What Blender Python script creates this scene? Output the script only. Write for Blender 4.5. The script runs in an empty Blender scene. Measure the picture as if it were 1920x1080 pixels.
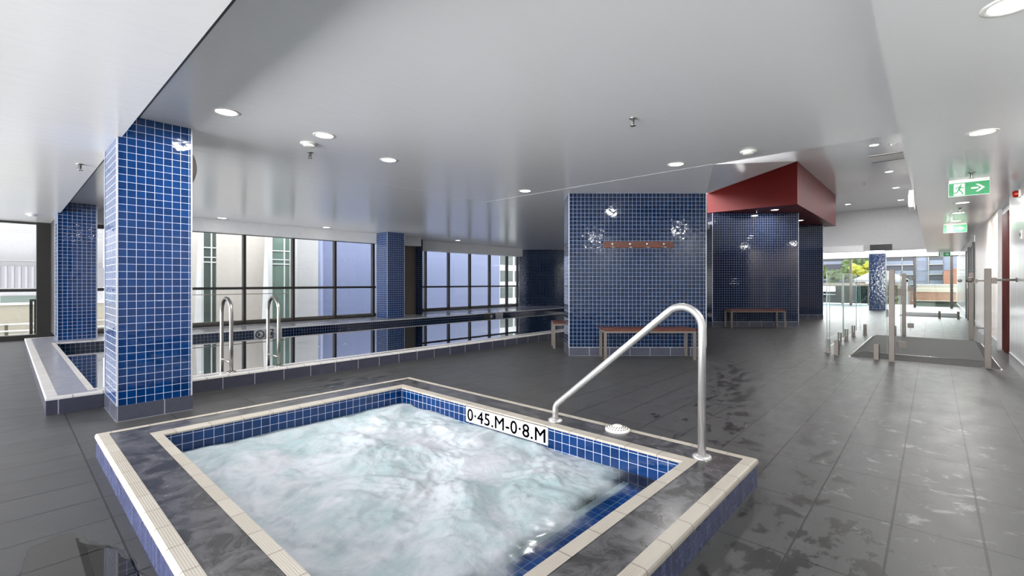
import bpy, bmesh, math, random
from mathutils import Vector, Matrix, noise
random.seed(7)
PI = math.pi
COL = bpy.context.scene.collection
SC = bpy.context.scene

# ------------------------------------------------------------------ camera
YAW = math.radians(42.34)
CA, SA = math.cos(YAW), math.sin(YAW)
cam = bpy.data.cameras.new('camera')
cam.sensor_width = 36.0
cam.lens = 867.0/1920*36
cam.shift_y = -11.0/1920
cam.clip_start = 0.02
cam.clip_end = 500
camo = bpy.data.objects.new('camera', cam)
COL.objects.link(camo)
camo.location = (0, 0, 1.2)
camo.rotation_euler = (PI/2, 0, YAW-PI/2)
SC.camera = camo
VIEW = -(PI/2-YAW)                     # turn of the walls that stand at 45 degrees to the pool

# ------------------------------------------------------------------ sky and exposure
SC.view_settings.view_transform = 'Standard'
SC.view_settings.look = 'None'
SC.view_settings.exposure = 0.15
SC.view_settings.gamma = 1.0
SC.view_settings.use_curve_mapping = False
w = bpy.data.worlds.new('sky'); SC.world = w
w.use_nodes = True
bg = w.node_tree.nodes['Background']
bg.inputs[0].default_value = (0.98, 0.985, 1.0, 1)
# bright lobe added towards -X, below the horizon, to light the ceiling
SKY_BASE, FILL_GLOW = 2.6, 26.0
wt = w.node_tree
tc = wt.nodes.new('ShaderNodeTexCoord')
dt = wt.nodes.new('ShaderNodeVectorMath'); dt.operation = 'DOT_PRODUCT'; dt.inputs[1].default_value = (-.925, .14, -.35)
wt.links.new(tc.outputs['Generated'], dt.inputs[0])
mr = wt.nodes.new('ShaderNodeMapRange'); mr.interpolation_type = 'SMOOTHSTEP'
mr.inputs[1].default_value = .50; mr.inputs[2].default_value = .97
mr.inputs[3].default_value = SKY_BASE; mr.inputs[4].default_value = FILL_GLOW
wt.links.new(dt.outputs['Value'], mr.inputs[0])
# second, weaker lobe added towards +X to light the terrace floor
dt2 = wt.nodes.new('ShaderNodeVectorMath'); dt2.operation = 'DOT_PRODUCT'; dt2.inputs[1].default_value = (.94, .06, .33)
wt.links.new(tc.outputs['Generated'], dt2.inputs[0])
mr2 = wt.nodes.new('ShaderNodeMapRange'); mr2.interpolation_type = 'SMOOTHSTEP'
mr2.inputs[1].default_value = .70; mr2.inputs[2].default_value = .97; mr2.inputs[3].default_value = 0; mr2.inputs[4].default_value = 6.0
wt.links.new(dt2.outputs['Value'], mr2.inputs[0])
ad = wt.nodes.new('ShaderNodeMath'); ad.operation = 'ADD'
wt.links.new(mr.outputs[0], ad.inputs[0]); wt.links.new(mr2.outputs[0], ad.inputs[1]); wt.links.new(ad.outputs[0], bg.inputs[1])
LAMP = 27.0                            # watts of one ceiling downlight
BACK = -5.5                            # the room opens to daylight here, behind the camera

# ------------------------------------------------------------------ materials
def hexc(r, g, b):
    f = lambda c: (c/255/12.92) if c/255 <= 0.04045 else ((c/255+0.055)/1.055)**2.4
    return (f(r), f(g), f(b), 1)

class NT:
    def __init__(s, name):
        s.m = bpy.data.materials.new(name); s.m.use_nodes = True
        s.t = s.m.node_tree; s.t.nodes.clear()
        s.out = s.n('ShaderNodeOutputMaterial')
    def n(s, typ, **kw):
        nd = s.t.nodes.new(typ)
        for k, v in kw.items(): setattr(nd, k, v)
        return nd
    def l(s, a, b): s.t.links.new(a, b)
    def val(s, nd, key, v):
        if hasattr(v, 'is_output') or isinstance(v, bpy.types.NodeSocket): s.l(v, nd.inputs[key])
        else: nd.inputs[key].default_value = v
    def math(s, op, a, b=0.0, clamp=False):
        nd = s.n('ShaderNodeMath', operation=op, use_clamp=clamp); s.val(nd, 0, a); s.val(nd, 1, b); return nd.outputs[0]
    def mix(s, f, a, b):
        nd = s.n('ShaderNodeMix', data_type='RGBA')
        s.val(nd, 0, f); s.val(nd, 6, a); s.val(nd, 7, b); return nd.outputs[2]
    def noise(s, vec, scale, detail=3, rough=.5, dist=0):
        nd = s.n('ShaderNodeTexNoise'); s.l(vec, nd.inputs['Vector'])
        nd.inputs['Scale'].default_value = scale; nd.inputs['Detail'].default_value = detail
        nd.inputs['Roughness'].default_value = rough; nd.inputs['Distortion'].default_value = dist
        return nd.outputs[0]
    def ramp(s, f, lo, hi):
        nd = s.n('ShaderNodeMapRange', interpolation_type='SMOOTHSTEP'); s.l(f, nd.inputs[0])
        nd.inputs[1].default_value = lo; nd.inputs[2].default_value = hi; return nd.outputs[0]
    def mapping(s, vec, loc=(0,0,0), rot=(0,0,0), sc=(1,1,1)):
        nd = s.n('ShaderNodeMapping'); s.l(vec, nd.inputs[0])
        nd.inputs[1].default_value = loc; nd.inputs[2].default_value = rot; nd.inputs[3].default_value = sc
        return nd.outputs[0]
    def uv(s): return s.n('ShaderNodeTexCoord').outputs['UV']
    def pos(s): return s.n('ShaderNodeNewGeometry').outputs['Position']
    def bump(s, h, strength, dist=.01, normal=None):
        nd = s.n('ShaderNodeBump'); s.l(h, nd.inputs['Height'])
        nd.inputs['Strength'].default_value = strength; nd.inputs['Distance'].default_value = dist
        if normal: s.l(normal, nd.inputs['Normal'])
        return nd.outputs[0]
    def bsdf(s, color, rough=.5, metal=0, normal=None, **kw):
        b = s.n('ShaderNodeBsdfPrincipled')
        s.val(b, 'Base Color', color); s.val(b, 'Roughness', rough); s.val(b, 'Metallic', metal)
        if normal: s.l(normal, b.inputs['Normal'])
        for k, v in kw.items(): s.val(b, k.replace('_', ' '), v)
        s.l(b.outputs[0], s.out.inputs[0]); return b

def plain(name, color, rough=.5, metal=0, var=0.06, **kw):
    t = NT(name)
    nz = t.noise(t.pos(), 9, 4)
    c2 = tuple(max(0, c*(1-var*2)) for c in color[:3])+(1,)
    t.bsdf(t.mix(nz, c2, color), rough, metal, **kw)
    return t.m

def emis(name, color, strength):
    t = NT(name)
    t.bsdf(color, .4, Emission_Color=color, Emission_Strength=strength)
    return t.m

def brick(t, vec, bw, bh, mortar, c1, c2, cm, smooth=.1, offset=0.0):
    b = t.n('ShaderNodeTexBrick', offset=offset, squash=1.0)
    t.l(vec, b.inputs['Vector'])
    b.inputs['Scale'].default_value = 1.0
    b.inputs['Brick Width'].default_value = bw; b.inputs['Row Height'].default_value = bh
    b.inputs['Mortar Size'].default_value = mortar; b.inputs['Mortar Smooth'].default_value = smooth
    t.val(b, 'Color1', c1); t.val(b, 'Color2', c2); t.val(b, 'Mortar', cm)
    return b

def tile_mat(name, c1, c2, grout, pitch=.0646, mortar=.0017, rough=.07, wob=.28):
    t = NT(name); uv = t.uv()
    b = brick(t, uv, pitch, pitch, mortar, c1, c2, grout)
    inv = t.math('SUBTRACT', 1.0, b.outputs['Fac'])
    nz = t.noise(uv, 11, 2)
    n1 = t.bump(nz, wob, .012)
    n2 = t.bump(inv, .5, .0015, n1)
    t.bsdf(b.outputs['Color'], t.math('MULTIPLY_ADD', b.outputs['Fac'], .5), 0, n2)
    m = t.t.nodes
    for nd in m:
        if nd.type == 'MATH' and nd.operation == 'MULTIPLY_ADD': nd.inputs[2].default_value = rough
    return t.m

M = {}
M['tile'] = tile_mat('blue_mosaic', hexc(0, 46, 98), hexc(0, 37, 82), hexc(176, 186, 210))
M['tile_pool'] = tile_mat('blue_mosaic_pool', hexc(10, 84, 122), hexc(10, 70, 112), hexc(70, 120, 150))
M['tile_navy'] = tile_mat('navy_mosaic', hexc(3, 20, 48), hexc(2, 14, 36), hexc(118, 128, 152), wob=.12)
M['tile_brightened'] = tile_mat('brightened_blue_mosaic', hexc(20, 92, 176), hexc(16, 78, 158), hexc(150, 180, 215))  # lighter copy of the blue mosaic, making up for dim light underwater
M['tile_shaded'] = tile_mat('shaded_blue_mosaic', hexc(0, 26, 56), hexc(0, 19, 44), hexc(132, 144, 172))  # same mosaic as the columns, shade of the central wall put into colour
M['ceiling'] = None
t = NT('white_ceiling_paint'); p = t.pos()
nz = t.noise(t.mapping(p, sc=(1.0, 3.5, 1)), 3.0, 4, .6)
nz2 = t.noise(p, .5, 2)
t.bsdf(t.mix(nz2, (.72, .72, .72, 1), (.78, .78, .78, 1)), .20, 0, t.bump(nz, .22, .012), Coat_Weight=.0)
M['ceiling'] = t.m
M['trim'] = plain('pale_tile_trim', hexc(176, 178, 184), .35)
M['white'] = plain('white_paint', (.80, .80, .80, 1), .35)
M['offwhite'] = plain('off_white_plastic', hexc(232, 230, 224), .4)
M['grey_wall'] = plain('grey_paint', (.50, .50, .50, 1), .5)
M['charcoal'] = plain('charcoal_paint', (.05, .05, .05, 1), .5)
M['red'] = plain('dark_red_paint', hexc(98, 7, 4), .5, 0, .05, Specular_IOR_Level=.25)
M['black'] = plain('black_aluminium', hexc(38, 36, 34), .38)
M['bronze'] = plain('grey_brown_aluminium', hexc(96, 88, 80), .4)
M['steel'] = plain('brushed_stainless_steel', (.40, .385, .36, 1), .28, 1.0, .04)
M['rail'] = plain('satin_silver_rail', (.56, .55, .54, 1), .34, 0.8, .03)
M['steel_warm'] = plain('weathered_steel', (.15, .13, .115, 1), .5, .3, .1)
M['glass_edge'] = plain('glass_edge', hexc(84, 110, 104), .3)
M['rubber'] = plain('grey_rubber_ramp', hexc(62, 62, 62), .8, 0, .1)
M['sign_green'] = emis('exit_green', hexc(0, 132, 72), .28)
M['sign_white'] = emis('exit_white', (.75, .85, .78, 1), .25)
M['lens'] = emis('lit_lamp_lens', (1, .98, .95, 1), 9)
M['sign_plate'] = plain('white_depth_plate', hexc(236, 238, 242), .25, 0, .02)
M['ink'] = plain('black_lettering', (.01, .01, .012, 1), .4)
M['grey_plate'] = plain('grey_depth_plate', hexc(172, 172, 178), .3)
M['red_plastic'] = plain('red_plastic', hexc(190, 40, 20), .3)
M['wood_ext'] = plain('timber_boards', hexc(92, 60, 36), .6, 0, .25)

def grain(name, c1, c2, rough, sc, **kw):
    t = NT(name)
    nz = t.noise(t.mapping(t.pos(), sc=sc), 6, 5, .6, .4)
    t.bsdf(t.mix(t.ramp(nz, .3, .7), c1, c2), rough, **kw)
    return t.m
M['wood'] = grain('red_brown_timber', hexc(60, 26, 16), hexc(88, 42, 28), .35, (1, 1, 8))
M['veneer'] = grain('pale_veneer_panel', hexc(196, 180, 170), hexc(216, 204, 196), .34, (3, 3, .25))
M['laminate'] = grain('white_gloss_panel', hexc(200, 202, 200), hexc(216, 217, 216), .2, (3, 3, .2))
M['curtain'] = grain('dark_red_curtain', hexc(52, 16, 13), hexc(84, 30, 24), .6, (6, 6, .3))

# cream bullnose tiles with grooves: U runs along the edge, V across it
def nosing(name, joint, c1, c2):
    t = NT(name); uv = t.uv()
    b = brick(t, uv, joint, 10.0, .0035, c1, c2, hexc(105, 98, 90))
    sep = t.n('ShaderNodeSeparateXYZ'); t.l(uv, sep.inputs[0])
    wv = t.math('SINE', t.math('MULTIPLY', sep.outputs[1], 2*PI/.0095))
    gr = t.ramp(wv, -.9, -.1)
    nz = t.noise(uv, 30, 4)
    col = t.mix(t.math('MULTIPLY', t.math('SUBTRACT', 1.0, gr), .30), b.outputs['Color'], hexc(150, 140, 128))
    col = t.mix(t.math('MULTIPLY', nz, .25), col, hexc(190, 176, 158))
    t.bsdf(col, .42, 0, t.bump(gr, .35, .002))
    return t.m
M['nosing'] = nosing('cream_grooved_edge_tile', .2135, hexc(166, 161, 152), hexc(154, 148, 138))
M['nosing_pool'] = nosing('grey_cream_edge_tile', .2135, hexc(206, 204, 202), hexc(196, 194, 194))

# floor porcelain with joints, damp patches and dried marks
def blob(t, vec, c, r, rot=0):
    m = t.mapping(vec, loc=(-c[0], -c[1], 0))
    m = t.mapping(m, rot=(0, 0, -rot))
    m = t.mapping(m, sc=(1/r[0], 1/r[1], 0))
    g = t.n('ShaderNodeTexGradient', gradient_type='SPHERICAL'); t.l(m, g.inputs[0])
    return g.outputs[1]
def floor_mat():
    t = NT('grey_porcelain_floor'); p = t.pos()
    v = t.mapping(p, loc=(-.37, -.153, 0))
    b = brick(t, v, .65, .3265, .0050, (1, 1, 1, 1), (.86, .86, .86, 1), (0, 0, 0, 1), .2)
    n1 = t.noise(t.mapping(p, sc=(1, 2.2, 1)), 3.5, 6, .65)
    n2 = t.noise(p, 60, 3)
    base = t.mix(n1, hexc(48, 48, 49), hexc(74, 74, 75))
    base = t.mix(.5, base, t.mix(n2, hexc(48, 48, 49), hexc(72, 72, 72)))
    # damp patches
    nw = t.noise(t.mapping(p, sc=(1.0, 1.5, 1)), 5.2, 6, .66, .2)
    region = t.math('MAXIMUM', blob(t, p, (4.6, 1.0), (2.9, 1.15), .05), blob(t, p, (2.2, .45), (1.5, .75)))
    region = t.math('MAXIMUM', region, t.math('MULTIPLY', blob(t, p, (6.0, 1.75), (2.8, .55), .22), 1.15))
    region = t.math('MAXIMUM', region, t.math('MULTIPLY', blob(t, p, (2.6, 5.2), (1.6, .6)), 1.0))
    wet = t.ramp(t.math('ADD', nw, t.math('MULTIPLY', region, .17)), .64, .675)
    wet = t.math('MULTIPLY', wet, t.ramp(region, 0.0, .12))
    # standing puddle beside the spa's left side
    pr = blob(t, p, (.18, 2.15), (.42, 1.5))
    pud = t.ramp(t.math('ADD', pr, t.math('MULTIPLY', t.noise(p, 2.6, 3), .35)), .60, .66)
    # dried pale splashes
    nd_ = t.noise(t.mapping(p, sc=(1.2, 1, 1)), 5.0, 6, .7, .5)
    dr = blob(t, p, (4.3, .1), (2.6, .95))
    dry = t.math('MULTIPLY', t.ramp(nd_, .56, .66), t.ramp(dr, .15, .6))
    col = t.mix(t.math('MULTIPLY', dry, .28), base, hexc(178, 178, 178))
    col = t.mix(t.math('MULTIPLY', wet, .92), col, hexc(16, 16, 16))
    col = t.mix(t.math('MULTIPLY', pud, .75), col, hexc(48, 47, 45))
    dark = t.n('ShaderNodeMix', data_type='RGBA', blend_type='MULTIPLY'); dark.inputs[0].default_value = .75
    t.l(col, dark.inputs[6]); t.l(b.outputs['Color'], dark.inputs[7])
    r = t.math('ADD', .30, t.math('MULTIPLY', n1, .22))
    r = t.math('SUBTRACT', r, t.math('MULTIPLY', wet, .07))
    r = t.math('ADD', t.math('MULTIPLY', r, t.math('SUBTRACT', 1.0, pud)), t.math('MULTIPLY', pud, .02))
    hh = t.math('ADD', t.math('MULTIPLY', t.math('SUBTRACT', 1.0, b.outputs['Fac']), 1.0), t.math('MULTIPLY', n1, .6))
    hh = t.math('MULTIPLY', hh, t.math('SUBTRACT', 1.0, pud))
    t.bsdf(dark.outputs[2], r, 0, t.bump(hh, .35, .0025), IOR=1.42)
    return t.m
M['floor'] = floor_mat()

def wetdark(name, c1, c2, streak, jw, jh, rough=.22, streaks=False, jc=hexc(150, 152, 160), bm=.25):
    t = NT(name); uv = t.uv(); p = t.pos()
    nz = t.noise(t.mapping(p, sc=(1, 1, 1)), 7, 6, .7, .8)
    base = t.mix(t.ramp(nz, .38, .62), c1, c2)
    if streaks:
        ns = t.noise(t.mapping(uv, sc=(1, .06, 1)), 55, 5, .6)
        base = t.mix(t.math('MULTIPLY', t.ramp(ns, .45, .75), .45), base, streak)
    b = brick(t, uv, jw, jh, .004, base, base, jc)
    r = t.math('ADD', rough-.08, t.math('MULTIPLY', nz, .8*bm))
    t.bsdf(b.outputs['Color'], r, 0, t.bump(nz, bm, .004))
    return t.m
M['spa_top'] = wetdark('wet_dark_rim_tile', hexc(50, 49, 50), hexc(82, 81, 84), None, 50, 50)
M['spa_side'] = wetdark('dark_blue_side_tile', hexc(48, 52, 82), hexc(54, 60, 94), hexc(104, 114, 150), .34, 50, .25, True, hexc(80, 84, 100))
M['pool_top'] = wetdark('grey_lilac_rim_tile', hexc(156, 156, 165), hexc(166, 166, 174), None, .6, .3, .25, False, hexc(90, 90, 96), .05)
M['pool_side'] = wetdark('dark_slate_side_tile', hexc(56, 57, 70), hexc(61, 62, 75), None, .33, 50, .25, False, hexc(150, 150, 160), .05)
M['skirt'] = wetdark('slate_skirting_tile', hexc(64, 66, 78), hexc(68, 70, 82), None, .33, 50, .25, False, hexc(140, 142, 150), .05)
M['ext_ground'] = plain('pale_concrete', hexc(172, 170, 166), .7)

# thin glass and water
def thin_glass(name, tint, f0=.04, rough=0.0, bump=None, power=5.0, top=1.0):
    t = NT(name)
    tr = t.n('ShaderNodeBsdfTransparent'); tr.inputs[0].default_value = tint
    gl = t.n('ShaderNodeBsdfGlossy'); gl.inputs['Roughness'].default_value = rough
    lw = t.n('ShaderNodeLayerWeight'); lw.inputs[0].default_value = .5
    fr = t.math('ADD', t.math('MULTIPLY', t.math('POWER', lw.outputs['Facing'], power), top-f0), f0)
    mx = t.n('ShaderNodeMixShader')
    if bump:
        p = t.pos(); nz = t.noise(p, bump[0], 3)
        nb = t.bump(nz, bump[1], .01); t.l(nb, gl.inputs['Normal'])
    t.l(fr, mx.inputs[0]); t.l(tr.outputs[0], mx.inputs[1]); t.l(gl.outputs[0], mx.inputs[2])
    t.l(mx.outputs[0], t.out.inputs[0])
    return t.m
M['glass'] = thin_glass('clear_window_glass', (.96, .975, .97, 1), .02)
M['fence_glass'] = thin_glass('clear_fence_glass', (.985, .996, .99, 1), .0003, top=.25)
M['teal_glass'] = thin_glass('teal_glass', (.38, .52, .55, 1), .08)
M['water'] = thin_glass('clear_pool_water', (.55, .82, .88, 1), .04, 0.0, (2.2, .02), 1.6, 1.0)

def foam_mat():
    t = NT('bubbling_spa_water'); p = t.pos()
    d1 = t.n('ShaderNodeTexNoise'); t.l(p, d1.inputs['Vector']); d1.inputs['Scale'].default_value = 1.6; d1.inputs['Detail'].default_value = 3
    add = t.n('ShaderNodeVectorMath', operation='MULTIPLY_ADD')
    t.l(d1.outputs['Color'], add.inputs[0]); add.inputs[1].default_value = (.32, .32, .32); t.l(p, add.inputs[2])
    n1 = t.noise(add.outputs[0], 2.3, 5, .55, .1)
    n2 = t.noise(add.outputs[0], 6, 4, .55, .2)
    n3 = t.noise(t.mapping(add.outputs[0], rot=(0, 0, .7), sc=(1, 2.6, 1)), 9, 6, .65, .1)
    f = t.math('ADD', t.math('ADD', t.math('MULTIPLY', n1, .55), t.math('MULTIPLY', n2, .22)), t.math('MULTIPLY', n3, .26))
    col = t.mix(t.ramp(f, .38, .66), hexc(146, 164, 168), hexc(184, 186, 193))
    s = t.n('ShaderNodeBsdfPrincipled'); t.l(col, s.inputs['Base Color']); s.inputs['Roughness'].default_value = .55
    s.inputs['Specular IOR Level'].default_value = .3
    t.l(t.bump(n2, .35, .05), s.inputs['Normal'])
    tr = t.n('ShaderNodeBsdfTransparent'); tr.inputs[0].default_value = (.80, .92, .96, 1)
    gl = t.n('ShaderNodeBsdfGlossy'); gl.inputs['Roughness'].default_value = .12
    fr = t.n('ShaderNodeFresnel'); fr.inputs[0].default_value = 1.33
    clear = t.n('ShaderNodeMixShader'); t.l(fr.outputs[0], clear.inputs[0]); t.l(tr.outputs[0], clear.inputs[1]); t.l(gl.outputs[0], clear.inputs[2])
    sep = t.n('ShaderNodeSeparateXYZ'); t.l(p, sep.inputs[0])
    # bubbles thin out over the shallow step along the near side
    edge = t.math('ADD', sep.outputs[1], t.math('MULTIPLY', t.math('SUBTRACT', n1, .5), .45))
    edge = t.math('SUBTRACT', edge, t.math('MULTIPLY', t.ramp(sep.outputs[0], 2.2, 2.7), .12))
    mask = t.ramp(edge, 1.24, 1.47)
    mx = t.n('ShaderNodeMixShader'); t.l(mask, mx.inputs[0]); t.l(clear.outputs[0], mx.inputs[1]); t.l(s.outputs[0], mx.inputs[2])
    t.l(mx.outputs[0], t.out.inputs[0])
    return t.m
M['foam'] = foam_mat()

# ------------------------------------------------------------------ mesh helpers
class MB:
    def __init__(s): s.v = []; s.f = []; s.uv = []; s.mi = []; s.sm = []
    def face(s, pts, uv=None, mi=0, smooth=False):
        i = len(s.v); s.v += [tuple(p) for p in pts]
        s.f.append(tuple(range(i, i+len(pts)))); s.uv.append(uv); s.mi.append(mi); s.sm.append(smooth)
    def box(s, x0, y0, z0, x1, y1, z1, mi=0, skip=''):
        if x0 > x1: x0, x1 = x1, x0
        if y0 > y1: y0, y1 = y1, y0
        if z0 > z1: z0, z1 = z1, z0
        P = lambda a, b, c: ((x0, x1)[a], (y0, y1)[b], (z0, z1)[c])
        F = {'b': (P(0,0,0), P(0,1,0), P(1,1,0), P(1,0,0)), 't': (P(0,0,1), P(1,0,1), P(1,1,1), P(0,1,1)),
             's': (P(0,0,0), P(1,0,0), P(1,0,1), P(0,0,1)), 'n': (P(1,1,0), P(0,1,0), P(0,1,1), P(1,1,1)),
             'w': (P(0,1,0), P(0,0,0), P(0,0,1), P(0,1,1)), 'e': (P(1,0,0), P(1,1,0), P(1,1,1), P(1,0,1))}
        for k, q in F.items():
            if k not in skip: s.face(q, None, mi)
        return s
    def prism(s, poly, z0, z1, mi=0):
        n = len(poly)
        s.face([(x, y, z0) for x, y in reversed(poly)], None, mi)
        s.face([(x, y, z1) for x, y in poly], None, mi)
        for i in range(n):
            a, b = poly[i], poly[(i+1) % n]
            s.face([(a[0], a[1], z0), (b[0], b[1], z0), (b[0], b[1], z1), (a[0], a[1], z1)], None, mi)
        return s
    def lathe(s, prof, c=(0, 0, 0), axis='z', n=24, mi=0, smooth=True):
        def pt(r, h, a):
            x, y = r*math.cos(a), r*math.sin(a)
            if axis == 'z': q = (x, y, h)
            elif axis == 'x': q = (h, x, y)
            else: q = (y, h, x)
            return (c[0]+q[0], c[1]+q[1], c[2]+q[2])
        for i in range(n):
            a, b = 2*PI*i/n, 2*PI*(i+1)/n
            for k in range(len(prof)-1):
                (r0, h0), (r1, h1) = prof[k], prof[k+1]
                q = [pt(r0, h0, a), pt(r0, h0, b), pt(r1, h1, b), pt(r1, h1, a)]
                if r0 < 1e-6: q = [q[0], q[2], q[3]]
                elif r1 < 1e-6: q = [q[0], q[1], q[2]]
                s.face(q, None, mi, smooth)
        return s
    def cyl(s, c, r, h, axis='z', n=20, mi=0):
        s.lathe([(0, 0), (r, 0)], c, axis, n, mi, False)
        s.lathe([(r, 0), (r, h)], c, axis, n, mi, True)
        s.lathe([(r, h), (0, h)], c, axis, n, mi, False); return s
    def tube(s, path, r, n=14, mi=0):
        P = [Vector(p) for p in path]; rings = []; up = None
        for i, p in enumerate(P):
            d = (P[min(i+1, len(P)-1)]-P[max(i-1, 0)]).normalized()
            if up is None:
                up = Vector((1, 0, 0)) if abs(d.x) < .9 else Vector((0, 1, 0))
            a = (up-d*up.dot(d)).normalized(); b = d.cross(a); up = a
            rings.append([p+(a*math.cos(2*PI*k/n)+b*math.sin(2*PI*k/n))*r for k in range(n)])
        for i in range(len(rings)-1):
            for k in range(n):
                s.face([rings[i][k], rings[i][(k+1) % n], rings[i+1][(k+1) % n], rings[i+1][k]], None, mi, True)
        s.face(list(reversed(rings[0])), None, mi); s.face(rings[-1], None, mi); return s
    def ring(s, o, i, prof, mi=0, uvoff=(0, 0)):
        """o, i: outer and inner rectangle (x0,y0,x1,y1); prof: list of (t, z) with t=0 outer, t=1 inner"""
        def rect(t): return [o[k]+(i[k]-o[k])*t for k in range(4)]
        for k in range(len(prof)-1):
            a, b = rect(prof[k][0]), rect(prof[k+1][0]); za, zb = prof[k][1], prof[k+1][1]
            ca = [(a[0], a[1]), (a[2], a[1]), (a[2], a[3]), (a[0], a[3])]
            cb = [(b[0], b[1]), (b[2], b[1]), (b[2], b[3]), (b[0], b[3])]
            wid = [abs(o[1]-i[1]), abs(o[2]-i[2]), abs(o[3]-i[3]), abs(o[0]-i[0])]
            for e in range(4):
                p0, p1, q1, q0 = ca[e], ca[(e+1) % 4], cb[(e+1) % 4], cb[e]
                al = (lambda p: p[0]) if e in (0, 2) else (lambda p: p[1])
                va = prof[k][0]*wid[e]-prof[k][1] ; vb = prof[k+1][0]*wid[e]-prof[k+1][1]
                uv = [(al(p0)+uvoff[0], va+.5), (al(p1)+uvoff[0], va+.5), (al(q1)+uvoff[0], vb+.5), (al(q0)+uvoff[0], vb+.5)]
                s.face([(p0[0], p0[1], za), (p1[0], p1[1], za), (q1[0], q1[1], zb), (q0[0], q0[1], zb)], uv, mi)
        return s
    def build(s, name, mats, parent=None, loc=None, rotz=0, bevel=0, weld=False, **props):
        me = bpy.data.meshes.new(name); me.from_pydata(s.v, [], s.f)
        if not isinstance(mats, (list, tuple)): mats = [mats]
        for m in mats: me.materials.append(m)
        ul = me.uv_layers.new(name='UVMap')
        for pi, poly in enumerate(me.polygons):
            poly.material_index = s.mi[pi]; poly.use_smooth = s.sm[pi]
            if s.uv[pi]:
                for li, q in zip(poly.loop_indices, s.uv[pi]): ul.data[li].uv = q
            else:
                n = poly.normal
                if abs(n.z) > .7: fx, fy = Vector((1, 0, 0)), Vector((0, 1, 0))
                else: fx = Vector((-n.y, n.x, 0)).normalized(); fy = Vector((0, 0, 1))
                for li in poly.loop_indices:
                    co = me.vertices[me.loops[li].vertex_index].co
                    ul.data[li].uv = (co.dot(fx), co.dot(fy))
        if weld or bevel or any(s.sm):
            b = bmesh.new(); b.from_mesh(me); bmesh.ops.remove_doubles(b, verts=b.verts, dist=1e-5)
            bmesh.ops.recalc_face_normals(b, faces=b.faces) if (bevel or any(s.sm)) else None
            b.to_mesh(me); b.free()
        o = bpy.data.objects.new(name, me); COL.objects.link(o)
        if parent: o.parent = parent
        if loc: o.location = loc
        if rotz: o.rotation_euler = (0, 0, rotz)
        if bevel:
            md = o.modifiers.new('bevel', 'BEVEL'); md.width = bevel; md.segments = 2; md.limit_method = 'ANGLE'
        for k, v in props.items(): o[k] = v
        return o

def thing(name, label, cat, loc=(0, 0, 0), rotz=0, group=None):
    o = bpy.data.objects.new(name, None); COL.objects.link(o)
    o.empty_display_size = .1
    o.location = loc; o.rotation_euler = (0, 0, rotz); o['label'] = label; o['category'] = cat
    if group: o['group'] = group
    return o
def struct(name, mb, mats, parent=None, **kw):
    o = mb.build(name, mats, parent, **kw)
    if not parent: o['kind'] = 'structure'
    return o
def sempty(name, loc=(0, 0, 0), rotz=0):
    o = bpy.data.objects.new(name, None); COL.objects.link(o); o.location = loc; o.rotation_euler = (0, 0, rotz)
    o['kind'] = 'structure'; return o
def dup(root, loc, rotz=0, label=None, group=None):
    r = root.copy(); COL.objects.link(r); r.location = loc; r.rotation_euler = (0, 0, rotz)
    if label: r['label'] = label
    if group: r['group'] = group
    for ch in [c for c in bpy.data.objects if c.parent == root]:
        c = ch.copy(); COL.objects.link(c); c.parent = r
        for g in [q for q in bpy.data.objects if q.parent == ch]:
            d = g.copy(); COL.objects.link(d); d.parent = c
    return r
def D(d, r): return (CA*d+SA*r, SA*d-CA*r)      # a spot given by depth and sideways distance along the 45-degree walls
def text_mesh(body, w, h, loc, rotz, mat, name, parent=None, depth=.002, **kw):
    cu = bpy.data.curves.new('lettering', 'FONT'); cu.body = body; cu.extrude = .02; cu.resolution_u = 6
    cu.space_character = kw.get('space', 1.0); cu.space_line = .8
    cu.align_x = 'CENTER'
    tmp = bpy.data.objects.new('lettering', cu); COL.objects.link(tmp)
    dg = bpy.context.evaluated_depsgraph_get()
    me = bpy.data.meshes.new_from_object(tmp.evaluated_get(dg))
    bpy.data.objects.remove(tmp)
    xs = [v.co.x for v in me.vertices]; ys = [v.co.y for v in me.vertices]; zs = [v.co.z for v in me.vertices]
    for v in me.vertices:
        x = ((v.co.x-min(xs))/(max(xs)-min(xs))-.5)*w; y = ((v.co.y-min(ys))/(max(ys)-min(ys))-.5)*h
        z = (v.co.z-min(zs))/(max(zs)-min(zs))*depth
        v.co = (x, -z, y)
    if kw.get('bold'):                    # heavier strokes: shifted copies of the letters
        b = bmesh.new(); b.from_mesh(me); src = list(b.faces)
        for dx, dz in ((kw['bold'], 0), (-kw['bold'], 0), (0, kw['bold']), (0, -kw['bold'])):
            g_ = bmesh.ops.duplicate(b, geom=list({v for f_ in src for v in f_.verts})+list({e_ for f_ in src for e_ in f_.edges})+src)
            for v in g_['geom']:
                if isinstance(v, bmesh.types.BMVert): v.co.x += dx; v.co.z += dz
        b.to_mesh(me); b.free()
    me.materials.clear(); me.materials.append(mat)
    o = bpy.data.objects.new(name, me); COL.objects.link(o); o.location = loc; o.rotation_euler = (0, 0, rotz)
    if parent: o.parent = parent
    return o

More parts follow.
